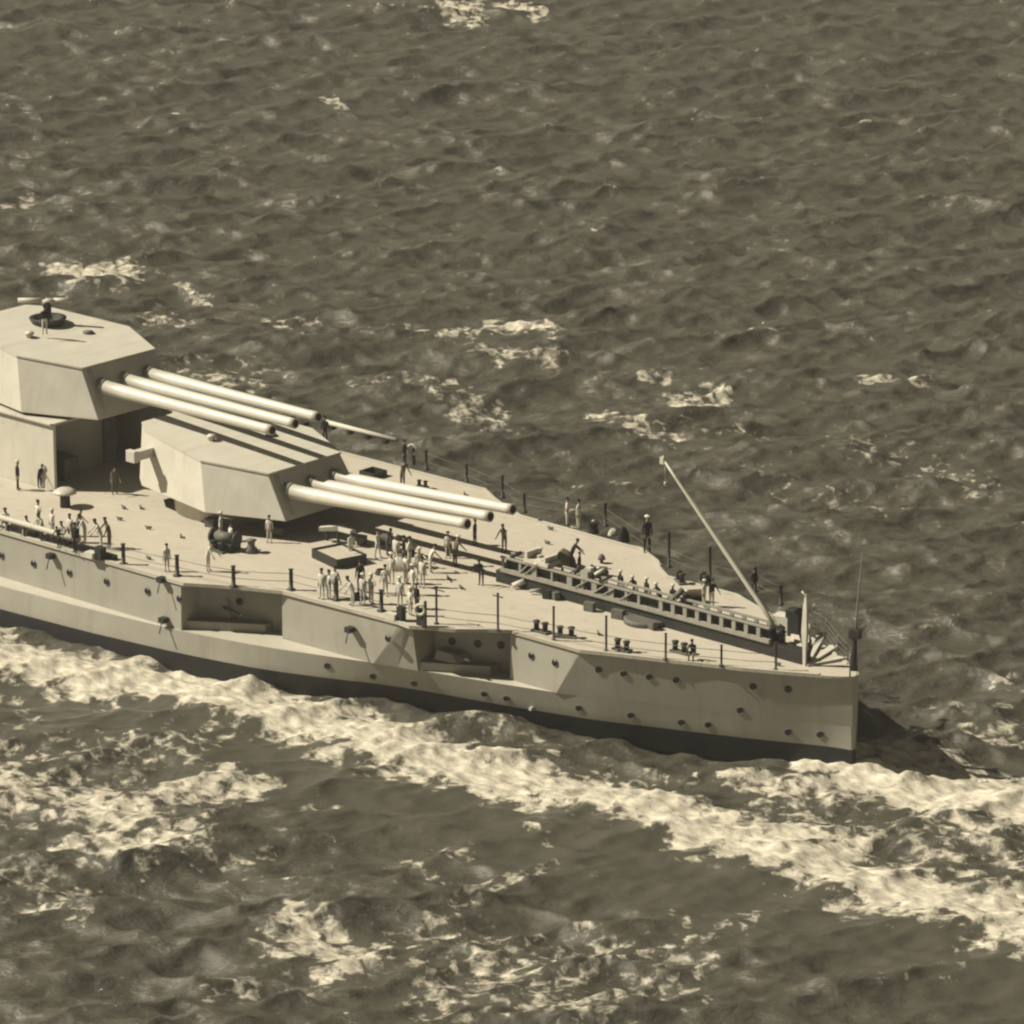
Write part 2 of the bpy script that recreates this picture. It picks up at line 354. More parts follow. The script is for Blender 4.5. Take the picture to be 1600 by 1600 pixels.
# ------------------------------------------------------------------ stanchions
def stanchion(px, py, h, arm=0, r=.07, name='stanchion'):
    p = at(px, py, DECK); m = MB(); m.lathe((0, 0, 0), [(r*2.2, 0), (r*2.2, .08), (r, .1), (r*.9, h-.06), (r*1.3, h-.05), (r*1.3, h)], 8)
    if arm: m.tube([(-arm, 0, h-.25), (arm, 0, h-.25)], .045, 6)
    o = m.build(name, 'dark', ship); o.location = p; return p
near_posts = [stanchion(x, y, 1.65, 0, .16) for x, y in [(193, 882), (277, 900), (365, 917), (455, 922), (526, 938), (596, 955)]]
tall_posts = [stanchion(x, y, h, a, .09, 'awning_stanchion') for x, y, h, a in [(682, 975, 2.9, .8), (778, 986, 2.9, .5), (865, 1001, 2.6, 0), (947, 1018, 2.7, 0), (1040, 1031, 2.0, 0), (1127, 1041, 1.6, 0), (1212, 1047, 2.1, 0)]]
far_posts = [stanchion(x, y, h, 0, .12) for x, y, h in [(666, 734, 1.7), (729, 755, 1.6), (785, 778, 1.9), (819, 801, 1.6), (946, 822, 1.9), (1045, 886, 2.8), (1109, 911, 2.9), (1180, 925, 2.0), (1220, 945, 1.6)]]
def wires(ps, hs, name='guard_wire'):
    m = MB()
    for a, b in zip(ps[:-1], ps[1:]):
        for h in hs: m.tube([a+Vector((0, 0, h)), (a+b)/2+Vector((0, 0, h-.06)), b+Vector((0, 0, h))], .024, 4)
    m.build(name, 'mid', ship)
wires(near_posts, (.7, 1.3)); wires(tall_posts, (.6, 1.2)); wires(far_posts, (.7, 1.4))

# stern rail with its netting posts
sp = [at(x, y, DECK+.02) for x, y in [(1262, 985), (1290, 1000), (1309, 1025), (1330, 1047), (1328, 1058)]]
m = MB()
for q in sp: m.tube([q, q+Vector((0, 0, 1.7))], .06, 6)
for a, b in zip(sp[:-1], sp[1:]):
    for h in (.4, .8, 1.2, 1.65): m.tube([a+Vector((0, 0, h)), b+Vector((0, 0, h))], .03, 4)
m.build('stern_rail', 'mid', ship)
# ensign staff
p = at(1334, 1047, DECK); f = empty('ensign_staff', (0, 0, 0)); f.parent = ship
MB().tube([p, p+Vector((.15, 0, 4.2)), p+Vector((.55, 0, 9.0))], [.11, .08, .035], 8).build('pole', 'mid', f)
m = MB(); m.lathe(p, [(.28, 0), (.22, .8), (.2, 2.2), (.14, 2.3)], 10); m.build('socket', 'dark', f)
m = MB(); m.box(p+Vector((.05, 0, 2.75)), (.9, .5, .7), .3); m.build('stern_lantern', 'dark', f, .08)
# king post: a tapered white post standing at the near side of the stern
p = at(1257, 1040, DECK); k = empty('king_post', p); k.parent = ship
m = MB(); m.add([(x*w, y*w, z) for z, w in ((0, .12), (1.2, .14), (2.5, .24), (4.4, .16), (5.35, .05)) for x, y in ((-1, -.6), (1, -.6), (1, .6), (-1, .6))],
      [(a*4+i, a*4+(i+1) % 4, a*4+4+(i+1) % 4, a*4+4+i) for a in range(4) for i in range(4)] + [(0, 1, 2, 3), (16, 17, 18, 19)])
m.build('post', 'canvas', k)
m = MB(); m.tube([(0, 0, 5.2), (-.35, 0, 5.5)], .07, 6); m.build('sheave', 'pale', k)
p = at(1241, 992, DECK); m = MB(); m.box(p+Vector((0, 0, 1.0)), (1.1, .9, 2.0), .2); m.build('winch_housing', 'dark', ship, .06)
p = at(1222, 992, DECK); m = MB(); m.box(p+Vector((-.3, .5, .7)), (1.3, 1.1, 1.4), .2); m.build('ready_locker', 'canvas', ship, .05)

c0 = at(1262, 1042, DECK)
for i, (x, y) in enumerate([(1238, 986), (1258, 978), (1284, 992), (1303, 1012), (1318, 1030)]):
    e = at(x, y, DECK); MB().add([c0+Vector((0, 0, .03)), c0+(e-c0)+Vector((.35, .1, .03)), c0+(e-c0)+Vector((-.25, -.2, .03)), c0+Vector((0, 0, .16)), e+Vector((.35, .1, .22)), e+Vector((-.25, -.2, .22))],
        [(0,1,2), (3,5,4), (0,3,4,1), (1,4,5,2), (2,5,3,0)]).build('stern_grating', 'canvas', ship)
# aircraft crane: boom topped up over the quarterdeck
cr = empty('aircraft_crane', (-7.2, .3, DECK)); cr.parent = ship
foot = Vector((0, 0, 1.5)); tip = Vector((-10.7, -.3, 12.3))
MB().lathe((0, 0, 0), [(.8, 0), (.8, .4), (.45, .5), (.4, 1.5), (.5, 1.6), (.3, 1.8)], 16).build('pivot', 'dark', cr)
ax = (tip-foot); MB().tube([foot, foot+ax*.15, foot+ax*.5, foot+ax*.9, tip], [.13, .18, .18, .12, .08], 10).build('boom', 'pale', cr)
m = MB(); m.box(tip+Vector((-.25, 0, .05)), (.35, .2, .5)); m.tube([tip, tip+Vector((-.2, 0, .45))], .05, 5); m.build('head_block', 'pale', cr)
m = MB(); m.tube([tip, foot+ax*.5+Vector((.3, .15, .1)), foot+Vector((.4, .2, -.2))], .03, 4); m.build('topping_wire', 'mid', cr)
m = MB(); q = tip+Vector((0, 0, -.3)); m.tube([q, q+Vector((.05, 0, -1.2))], .025, 4); m.tube([q+Vector((.05, 0, -1.2)), q+Vector((.05, 0, -1.5))], .1, 6); m.build('hook', 'pale', cr)

# ------------------------------------------------------------------ catapult on the quarterdeck
ca = empty('catapult', (0, 0, DECK)); ca.parent = ship
A, B = Vector((-33.2, -.25, 0)), Vector((-7.2, -.25, 0)); L = (B-A).length; ca.location = (A.x, A.y, DECK)
def beam(m, x0, x1, y, z, w, h): m.box(((x0+x1)/2, y, z), (x1-x0, w, h))
m = MB(); beam(m, -.6, L+2.9, 0, .47, 1.05, .94); m.build('shade_dark_plinth', 'dark', ca, .03)  # base painted dark in place of the shade under the track
for s in (-1, 1):
    m = MB(); beam(m, 0, L, s*.6, 2.12, .2, .14); m.build('launch_rail', 'drab', ca)
    m = MB(); beam(m, 0, L, s*.58, 1.12, .26, .3); m.build('lower_chord', 'drab', ca)
x = .2; gr = random.Random(3)
while x < L-.2:
    w = gr.choice([.16, .22, .35, .5]) if x < 15 else .34
    for s in (-1, 1): MB().box((x, s*.58, 1.66), (w, .12, .8)).build('truss_post', 'drab', ca)
    x += gr.uniform(.9, 2.3) if x < 15 else 1.15
for i in range(12):
    x = 1+gr.random()*16; sg = gr.choice((-1, 1)); MB().tube([(x, sg*.72, 1.3), (x+gr.uniform(.6, 1.3), sg*.72, 2.08)], .06, 6).build('diagonal_brace', 'drab', ca)
m = MB(); beam(m, .2, L-.2, 0, 1.6, .5, .7); m.build('launch_cylinder', 'dark', ca)
for i in range(22):
    x = -.3+gr.random()**1.3*17; y = gr.uniform(-1.5, 1.3); z = 2.25 if abs(y) < .7 else .25; d_ = gr.uniform(.35, 1.1)
    m = MB()
    if i % 2: m.box((x, y, z+.1), (d_, .45, gr.uniform(.3, .7)), gr.uniform(-.5, .5))
    else: m.tube([(x, y-.3, z), (x+d_*.8, y+.2, z+gr.uniform(0, .7))], gr.uniform(.1, .24), 9)
    m.build('catapult_gear', gr.choice(['dark', 'mid', 'canvas', 'drab', 'mid']), ca)
m = MB(); beam(m, 7.2, 18.0, 1.45, .3, .9, .6); m.build('walkway', 'mid', ca)
m = MB(); m.box((3.6, 0, 2.38), (2.4, 1.5, .3)); m.build('launch_carriage', 'canvas', ca)
m = MB(); m.box((2.6, 0, 2.75), (.25, 1.4, .6)); m.build('cradle', 'canvas', ca)
m = MB(); m.box((4.4, 0, 2.7), (.25, 1.4, .45)); m.build('cradle', 'canvas', ca)
m = MB(); m.lathe((14.2, -.3, 0), [(1.75, .02), (1.75, .35), (1.6, .4)], 24); m.build('turntable', 'mid', ca)

# ------------------------------------------------------------------ small deck fittings (all fixed to the ship)
def bitts(px, py, rz=0, s=1.0):
    p = at(px, py, DECK); o = empty('mooring_bitts', p, rz); o.parent = ship
    m = MB(); m.box((0, 0, .08), (1.5*s, .6*s, .16)); m.build('base_plate', 'mid', o)
    for dx in (-.42, .42):
        m = MB(); m.lathe((dx*s, 0, .1), [(.2*s, 0), (.2*s, .55*s), (.27*s, .62*s), (.27*s, .72*s), (.1, .76*s)], 12); m.build('bollard', 'dark', o)
bitts(845, 988); bitts(884, 996, .5); bitts(972, 1017); bitts(1062, 1020); bitts(1063, 910, -.6); bitts(1100, 913, -.6)
bitts(340, 862, 0, 1.0); bitts(660, 762, .2, .7)
def vent(px, py, h, r, mt='pale'):
    p = at(px, py, DECK); o = empty('ventilator', p); o.parent = ship
    m = MB(); m.lathe((0, 0, 0), [(r*.45, 0), (r*.42, h)], 12); m.build('trunk', 'dark', o)
    m = MB(); m.lathe((0, 0, 0), [(r*.5, h-.15), (r, h-.1), (r*.95, h+.05), (r*.55, h+.28), (.05, h+.34)], 18); m.build('cowl', mt, o)
vent(102, 792, 1.25, .95); vent(700, 868, .7, .35, 'mid'); vent(940, 880, .4, .3, 'mid'); vent(645, 870, .8, .4)
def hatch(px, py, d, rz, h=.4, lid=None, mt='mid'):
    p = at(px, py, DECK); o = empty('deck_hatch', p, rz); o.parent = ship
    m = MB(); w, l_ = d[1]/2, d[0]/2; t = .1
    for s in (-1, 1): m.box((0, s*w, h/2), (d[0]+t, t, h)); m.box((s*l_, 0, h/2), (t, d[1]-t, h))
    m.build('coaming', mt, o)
    if d[0] > 3: MB().box((0, 0, h-.2), (d[0]-.12, d[1]-.12, .1)).build('tarpaulin', 'deck', o)
    else: MB().box((0, 0, .03), (d[0]-.2, d[1]-.2, .02)).build('opening', 'bore', o)
    if lid is not None:
        tl = Matrix.Rotation(lid, 3, 'X'); c = Vector((0, w, h)) + tl @ Vector((0, -d[1]/2, 0))
        m = MB(); m.box(c, (d[0], d[1], .08), 0, tl); m.build('lid', 'pale', o)
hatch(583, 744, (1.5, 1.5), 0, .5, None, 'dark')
hatch(530, 876, (3.5, 2.6), R(-14), .75, None, 'dark')  # dark coaming stands in for the shadow strips on the deck
p = at(524, 848, DECK); MB().prism([p+Vector(q) for q in ((-1.2, -.4, .9), (.2, .5, 1.0), (1.9, .3, 1.1), (1.8, -.2, 1.1), (.3, 0, 1.0), (-1.0, -.8, .9))], [p+Vector(q) for q in ((-1.2, -.4, 1.2), (.2, .5, 1.4), (1.9, .3, 1.4), (1.8, -.2, 1.4), (.3, 0, 1.4), (-1.0, -.8, 1.2))]).build('skylight_flap', 'canvas', ship)
for q in (-.9, .3, 1.6): MB().box(p+Vector((q, 0, .5)), (.15, .15, 1.0)).build('flap_post', 'dark', ship)
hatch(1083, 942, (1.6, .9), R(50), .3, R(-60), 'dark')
hatch(1271, 1014, (.6, 2.6), R(-20), .12, None, 'mid')
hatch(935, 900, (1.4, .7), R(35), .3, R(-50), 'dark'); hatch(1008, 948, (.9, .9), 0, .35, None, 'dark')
# winch beside the lower turret
p = at(352, 858, DECK); o = empty('capstan_winch', p, .2); o.parent = ship
m = MB(); m.box((0, 0, .3), (2.0, 1.4, .6)); m.build('bed', 'dark', o, .05)
m = MB(); m.tube([(-.8, 0, .95), (.8, 0, .95)], .42, 14); m.build('drum', 'mid', o)
for q in (-1.08, 1.08): MB().tube([(q-.12, 0, .95), (q+.12, 0, .95)], .6, 14).build('flywheel', 'dark', o)
m = MB(); m.lathe((2.2, .3, 0), [(.5, 0), (.5, .3), (.28, .5), (.3, .9), (.45, 1.0), (.2, 1.1)], 14); m.build('warping_head', 'mid', o)
# low dark gear along the near turret base
for x, y, w in ((432, 836, 1.4), (330, 822, .8), (560, 850, 1.2), (605, 850, 1.1)):
    p = at(x, y, DECK); m = MB(); m.box(p+Vector((0, 0, .35)), (w, .8, .7), .3); m.build('deck_locker', 'mid', ship, .05)
# cleats and scuttles scattered on the planking
for x, y in [(193, 795), (220, 795), (232, 827), (283, 840), (187, 813), (232, 874), (726, 774), (860, 828), (842, 814), (855, 850), (1033, 886), (935, 992), (1215, 1040), (1190, 920), (700, 905), (720, 920)]:
    p = at(x, y, DECK); m = MB(); m.box((0, 0, .1), (.35, .14, .18)); m.tube([(-.32, 0, .22), (.32, 0, .22)], .06, 6)
    o = m.build('deck_cleat', 'mid', ship); o.location = p; o.rotation_euler.z = random.uniform(-.8, .8)
# far-side lowered boat boom lying along the deck edge
a, b = at(508, 668, DECK), at(620, 697, DECK)
m = MB(); m.tube([a+Vector((0, 0, .5)), b+Vector((0, 0, .5))], .2, 10); m.build('boat_boom', 'canvas', ship)
m = MB()
for f_ in (.1, .35, .6, .85):
    q = a.lerp(b, f_); m.box(q+Vector((0, 0, .16)), (.4, .5, .32))
m.build('boom_crutch', 'dark', ship)
# near-side rail with canvas dodger at the left, dark slabs beneath standing in for its deck shadow
m = MB(); pts = [Vector((x, -16.75, DECK+1.05)) for x in (-80, -72, -68, -65, -62.4)]; m.tube(pts, .22, 10); m.build('canvas_dodger', 'canvas', ship)
for x in np.arange(-80, -62, 1.9): MB().tube([(x, -16.75, DECK), (x, -16.75, DECK+1.0)], .06, 6).build('rail_post', 'dark', ship)
m = MB()
for x, y, l_, w in ((-69.5, -16.0, 3.2, .9), (-65.8, -16.0, 2.6, .8), (-62.2, -16.1, 2.2, .8), (-59.6, -16.2, 1.2, .5)): m.box((x, y, DECK+.2), (l_, w, .35), random.uniform(-.1, .1))
m.build('rail_shadow_slabs', 'dark', ship)
p = at(157, 874, DECK); MB().box(p+Vector((0, 0, .5)), (.7, .6, 1.0)).build('ready_box', 'dark', ship)
p = at(143, 872, DECK); MB().box(p+Vector((0, 0, .3)), (.9, .7, .4)).build('ready_box', 'canvas', ship)
# corner fairlead and gear at the deck step
for x, y, w, h, mt in ((612, 968, 1.0, .5, 'canvas'), (627, 970, .5, 1.1, 'dark')):
    p = at(x, y, DECK); MB().box(p+Vector((0, 0, h/2)), (w, .5, h)).build('fairlead', mt, ship)

# ------------------------------------------------------------------ things lying on the deck
def drop(o, px, py, label, cat, group=None): o.location = at(px, py, DECK+.01); return tag(o, label, cat, group)
def buoy(px, py, label, frame):
    o = empty('life_buoy'); m = MB(); m.torus((0, -.05, 1.35), .38, .12, (.35, -.94, 0), 20, 8); m.build('ring', 'canvas', o)
    m = MB(); m.box((0, .12, .7), (.9 if frame else .25, .15, 1.4))
    if frame: m.box((-.38, .12, 1.1), (.12, .2, 1.9)); m.box((.38, .12, 1.1), (.12, .2, 1.9))
    m.build('rack', 'dark', o); drop(o, px, py, label, 'life buoy', 'life buoys on racks')
buoy(645, 727, 'white ring life buoy on a dark rack at the far deck edge', False)
buoy(657, 980, 'white life buoy in a tall dark frame at the near deck step', True)
def drum(px, py, r, h, label, mt='navy'):
    o = empty('cable_reel'); m = MB(); m.lathe((0, 0, 0), [(r, 0), (r*1.1, h*.1), (r*.8, h*.2), (r*.8, h*.8), (r*1.1, h*.9), (r, h)], 14); m.build('drum', mt, o)
    m = MB(); m.tube([(0, 0, h), (0, 0, h+.15)], .12, 8); m.build('spindle', 'pale', o); drop(o, px, py, label, 'reel')
drum(927, 833, .45, .9, 'dark squat cable reel at the far edge just right of two white sailors')
drum(1213, 1006, .6, 1.3, 'dark reel at the stern end of the catapult')
def heap(px, py, s, label, mt, cat, name):
    o = MB(); n1, n2 = 12, 6; vs = []
    for j in range(n2+1):
        for i in range(n1):
            t = 2*math.pi*i/n1; f = math.cos(j/n2*math.pi/2); r = f*(1+.25*math.sin(3*t+s[0])+.12*random.random())
            vs.append((s[0]*r*math.cos(t), s[1]*r*math.sin(t), s[2]*math.sin(j/n2*math.pi/2)*(1+.15*random.random())))
    o.add(vs, [(j*n1+i, j*n1+(i+1) % n1, (j+1)*n1+(i+1) % n1, (j+1)*n1+i) for j in range(n2) for i in range(n1)], True)
    ob = o.build(name, mt); drop(ob, px, py, label, cat); return ob
heap(957, 836, (.38, .3, .5), 'small white canvas bundle beside a dark pile at the far deck edge', 'canvas', 'bundle', 'canvas_bundle')
heap(974, 846, (.42, .35, 1.1), 'dark pointed canvas-covered pile at the far deck edge', 'navy', 'covered gear', 'covered_gear')
heap(882, 884, (.8, .6, 1.25), 'dark brown covered gear on the deck behind the catapult carriage', 'khaki', 'covered gear', 'covered_gear')
heap(622, 890, (.7, .6, .9), 'low pale canvas bundle among the white sailors amidships of the near deck', 'canvas', 'bundle', 'canvas_bundle')
for i, (x, y, w) in enumerate([(595, 897, 1.3), (562, 935, 1.7), (745, 890, 1.0)]):
    lab = ['coil of dark rope right of the open skylight hatch', 'long flat dark coil of rope by the near stanchions', 'coil of rope under the muzzle shadows of the lower guns'][i]
    m = MB()
    for k in range(4): m.torus((0, 0, .06+.09*k), w*.32-.04*k, .055, (0, 0, 1), 20, 6)
    o = m.build('rope_coil', 'dark' if i < 2 else 'rope'); drop(o, x, y, lab, 'rope coil', 'rope coils on the quarterdeck')

# ------------------------------------------------------------------ people
def body_mesh(name, pose, top, legs):
    """one continuous skinned figure 1.85 m tall, facing -y"""
    J, E, Rr = [], [], []
    def j(p, r, par=None):
        J.append(Vector(p)); Rr.append(r)
        if par is not None: E.append((par, len(J)-1))
        return len(J)-1
    P = dict(lean=0.0, armL=(.12, -.05), armR=(.12, -.05), knee=0.0, hip=.98, stride=.0, bendL=0, bendR=0, sit=False); P.update(pose)
    hz = P['hip']; ln = P['lean']
    pel = j((0, 0, hz), .155)
    def tor(h, r=1): return (0, -math.sin(ln)*h, hz+math.cos(ln)*h)
    w = j(tor(.18), .14, pel); ch = j(tor(.40), .17, w); nk = j(tor(.56), .075, ch)
    hd = j((0, tor(.64)[1]-.02, tor(.66)[2]), .085, nk); h2 = j((0, tor(.74)[1]-.03, tor(.76)[2]), .105, hd); j((0, tor(.82)[1]-.02, tor(.85)[2]), .07, h2)
    j((0, tor(.72)[1]-.13, tor(.735)[2]), .018, h2)                        # nose
    for s, arm, bend in ((-1, P['armL'], P['bendL']), (1, P['armR'], P['bendR'])):
        S = Vector(tor(.50)); sh = j(S+Vector((s*.19, 0, 0)), .065, ch)
        out, fwd = arm
        d = Vector((s*math.sin(out), -math.sin(fwd), -math.cos(fwd)*math.cos(out))).normalized()
        el = j(S+Vector((s*.19, 0, 0))+d*.30, .048, sh)
        d2 = (Matrix.Rotation(-bend[0] if bend else 0, 3, 'X') @ d) if bend else d
        if bend and len(bend) > 1: d2 = Vector((-s*bend[1], -.25, -.45)).normalized()
        wr = j(J[el]+d2*.27, .034, el); pa = j(J[wr]+d2*.08, .036, wr)
        perp = Vector((0, 1, 0)) if abs(d2.y) < .8 else Vector((0, 0, 1))
        for q, ll in ((-.03, .075), (-.01, .088), (.011, .084), (.03, .066)):
            k1 = j(J[pa]+perp*q+d2*.03, .009, pa); j(J[k1]+d2*ll+Vector((-s*.015, 0, 0)), .008, k1)
        th = j(J[wr]+perp*-.04+d2*.05, .011, wr); j(J[th]+d2*.045+perp*-.015, .009, th)
        # leg
        if P['sit']:
            hp = j((s*.10, -.02, hz-.02), .10, pel); kn = j((s*.14, -.44, hz-.02), .068, hp); an = j((s*.14, -.46, .09), .045, kn)
        else:
            st = P['stride']*s; hp = j((s*.10, 0, hz-.06), .10, pel)
            kn = j((s*.11, -st*.5-P['knee'], hz*.52), .07, hp); an = j((s*.12, -st, .09), .045, kn)
        j((J[an].x+s*.02, J[an].y-.17, .045), .042, an)
    me = bpy.data.meshes.new(name); me.from_pydata(J, E, [])
    bm = bmesh.new(); bm.from_mesh(me); lay = bm.verts.layers.skin.verify(); bm.verts.ensure_lookup_table()
    for i, v in enumerate(bm.verts): v[lay].radius = (Rr[i], Rr[i]); v[lay].use_root = (i == 0)
    bm.to_mesh(me); bm.free()
    o = bpy.data.objects.new(name, me); COL.objects.link(o)
    o.modifiers.new('skin', 'SKIN').use_smooth_shade = True
    ss = o.modifiers.new('sub', 'SUBSURF'); ss.levels = 1; ss.render_levels = 1
    dg = bpy.context.evaluated_depsgraph_get(); me2 = bpy.data.meshes.new_from_object(o.evaluated_get(dg))
    bpy.data.objects.remove(o); me2.name = name; me2.materials.clear()
    for k in (top, legs, 'skin', 'navy'): me2.materials.append(M[k])
    headz = tor(.60)[2]; heady = tor(.7)[1]; hands = [J[i] for i in range(len(J)) if abs(Rr[i]-.034) < 1e-4]
    for p in me2.polygons:
        c = p.center
        if c.z > headz and abs(c.x) < .16 and abs(c.y-heady) < .25: k = 2
        elif c.z < .10: k = 3
        elif any((c-h).length < .20 and (c-h).dot((h-Vector((0, 0, 1.2))).normalized()*0+Vector((0,0,-1))) > -.05 for h in hands): k = 2
        elif c.z < hz+.02 and abs(c.x) < .27: k = 1
        else: k = 0
        p.material_index = k; p.use_smooth = True
    me2['head'] = list(tor(.80))
    return me2
PM = {}
def pm_(key, *a): PM[key] = body_mesh('person', *a)
pm_('stand', dict(), 'white', 'white'); pm_('stride', dict(stride=.14, armL=(.15, .25), armR=(.15, -.25)), 'white', 'white')
pm_('hips', dict(armL=(.75, 0), armR=(.75, 0), bendL=(0, .9), bendR=(0, .9)), 'white', 'white')
pm_('lean', dict(lean=.42, armL=(.2, .7), armR=(.2, .7)), 'white', 'white')
pm_('point', dict(armL=(.12, 0), armR=(.3, 1.3)), 'white', 'white')
pm_('dark', dict(stride=.06), 'navy', 'navy'); pm_('dark_lean', dict(lean=.45, armL=(.2, .8), armR=(.2, .8)), 'navy', 'navy')
pm_('mixed', dict(lean=.15, armL=(.3, .4), armR=(.3, .5)), 'navy', 'white'); pm_('khaki', dict(lean=.3, armL=(.2, .7), armR=(.2, .5)), 'khaki', 'khaki')
pm_('sit', dict(sit=True, hip=.5, lean=.3, armL=(.2, .6), armR=(.2, .6)), 'white', 'white'); pm_('sit_dark', dict(sit=True, hip=.5, lean=.35, armL=(.2, .6), armR=(.2, .6)), 'navy', 'navy')
hm = MB(); hm.lathe((0, 0, 0), [(.115, -.02), (.145, .03), (.15, .065), (.12, .06), (.1, .10), (0, .125)], 14); HAT = hm.mesh('hat', 'white')
hm = MB(); hm.lathe((0, 0, 0), [(.108, -.03), (.112, .02), (.09, .08), (0, .1)], 14); HAIR = hm.mesh('hair', 'navy')
def person(px, py, key, face, label, hat=True, sc_=1.0, z=DECK, group='sailors on the quarterdeck'):
    p = at(px, py, z); o = bpy.data.objects.new('person', PM[key]); COL.objects.link(o)
    o.location = p; o.rotation_euler.z = face; o.scale = (sc_,)*3
    h = bpy.data.objects.new('hat' if hat else 'hair', HAT if hat else HAIR); COL.objects.link(h); h.parent = o
    v = PM[key]['head']; h.location = (v[0], v[1]-.01, v[2]+.045)
    return tag(o, label, 'person', group)
k = 1.06
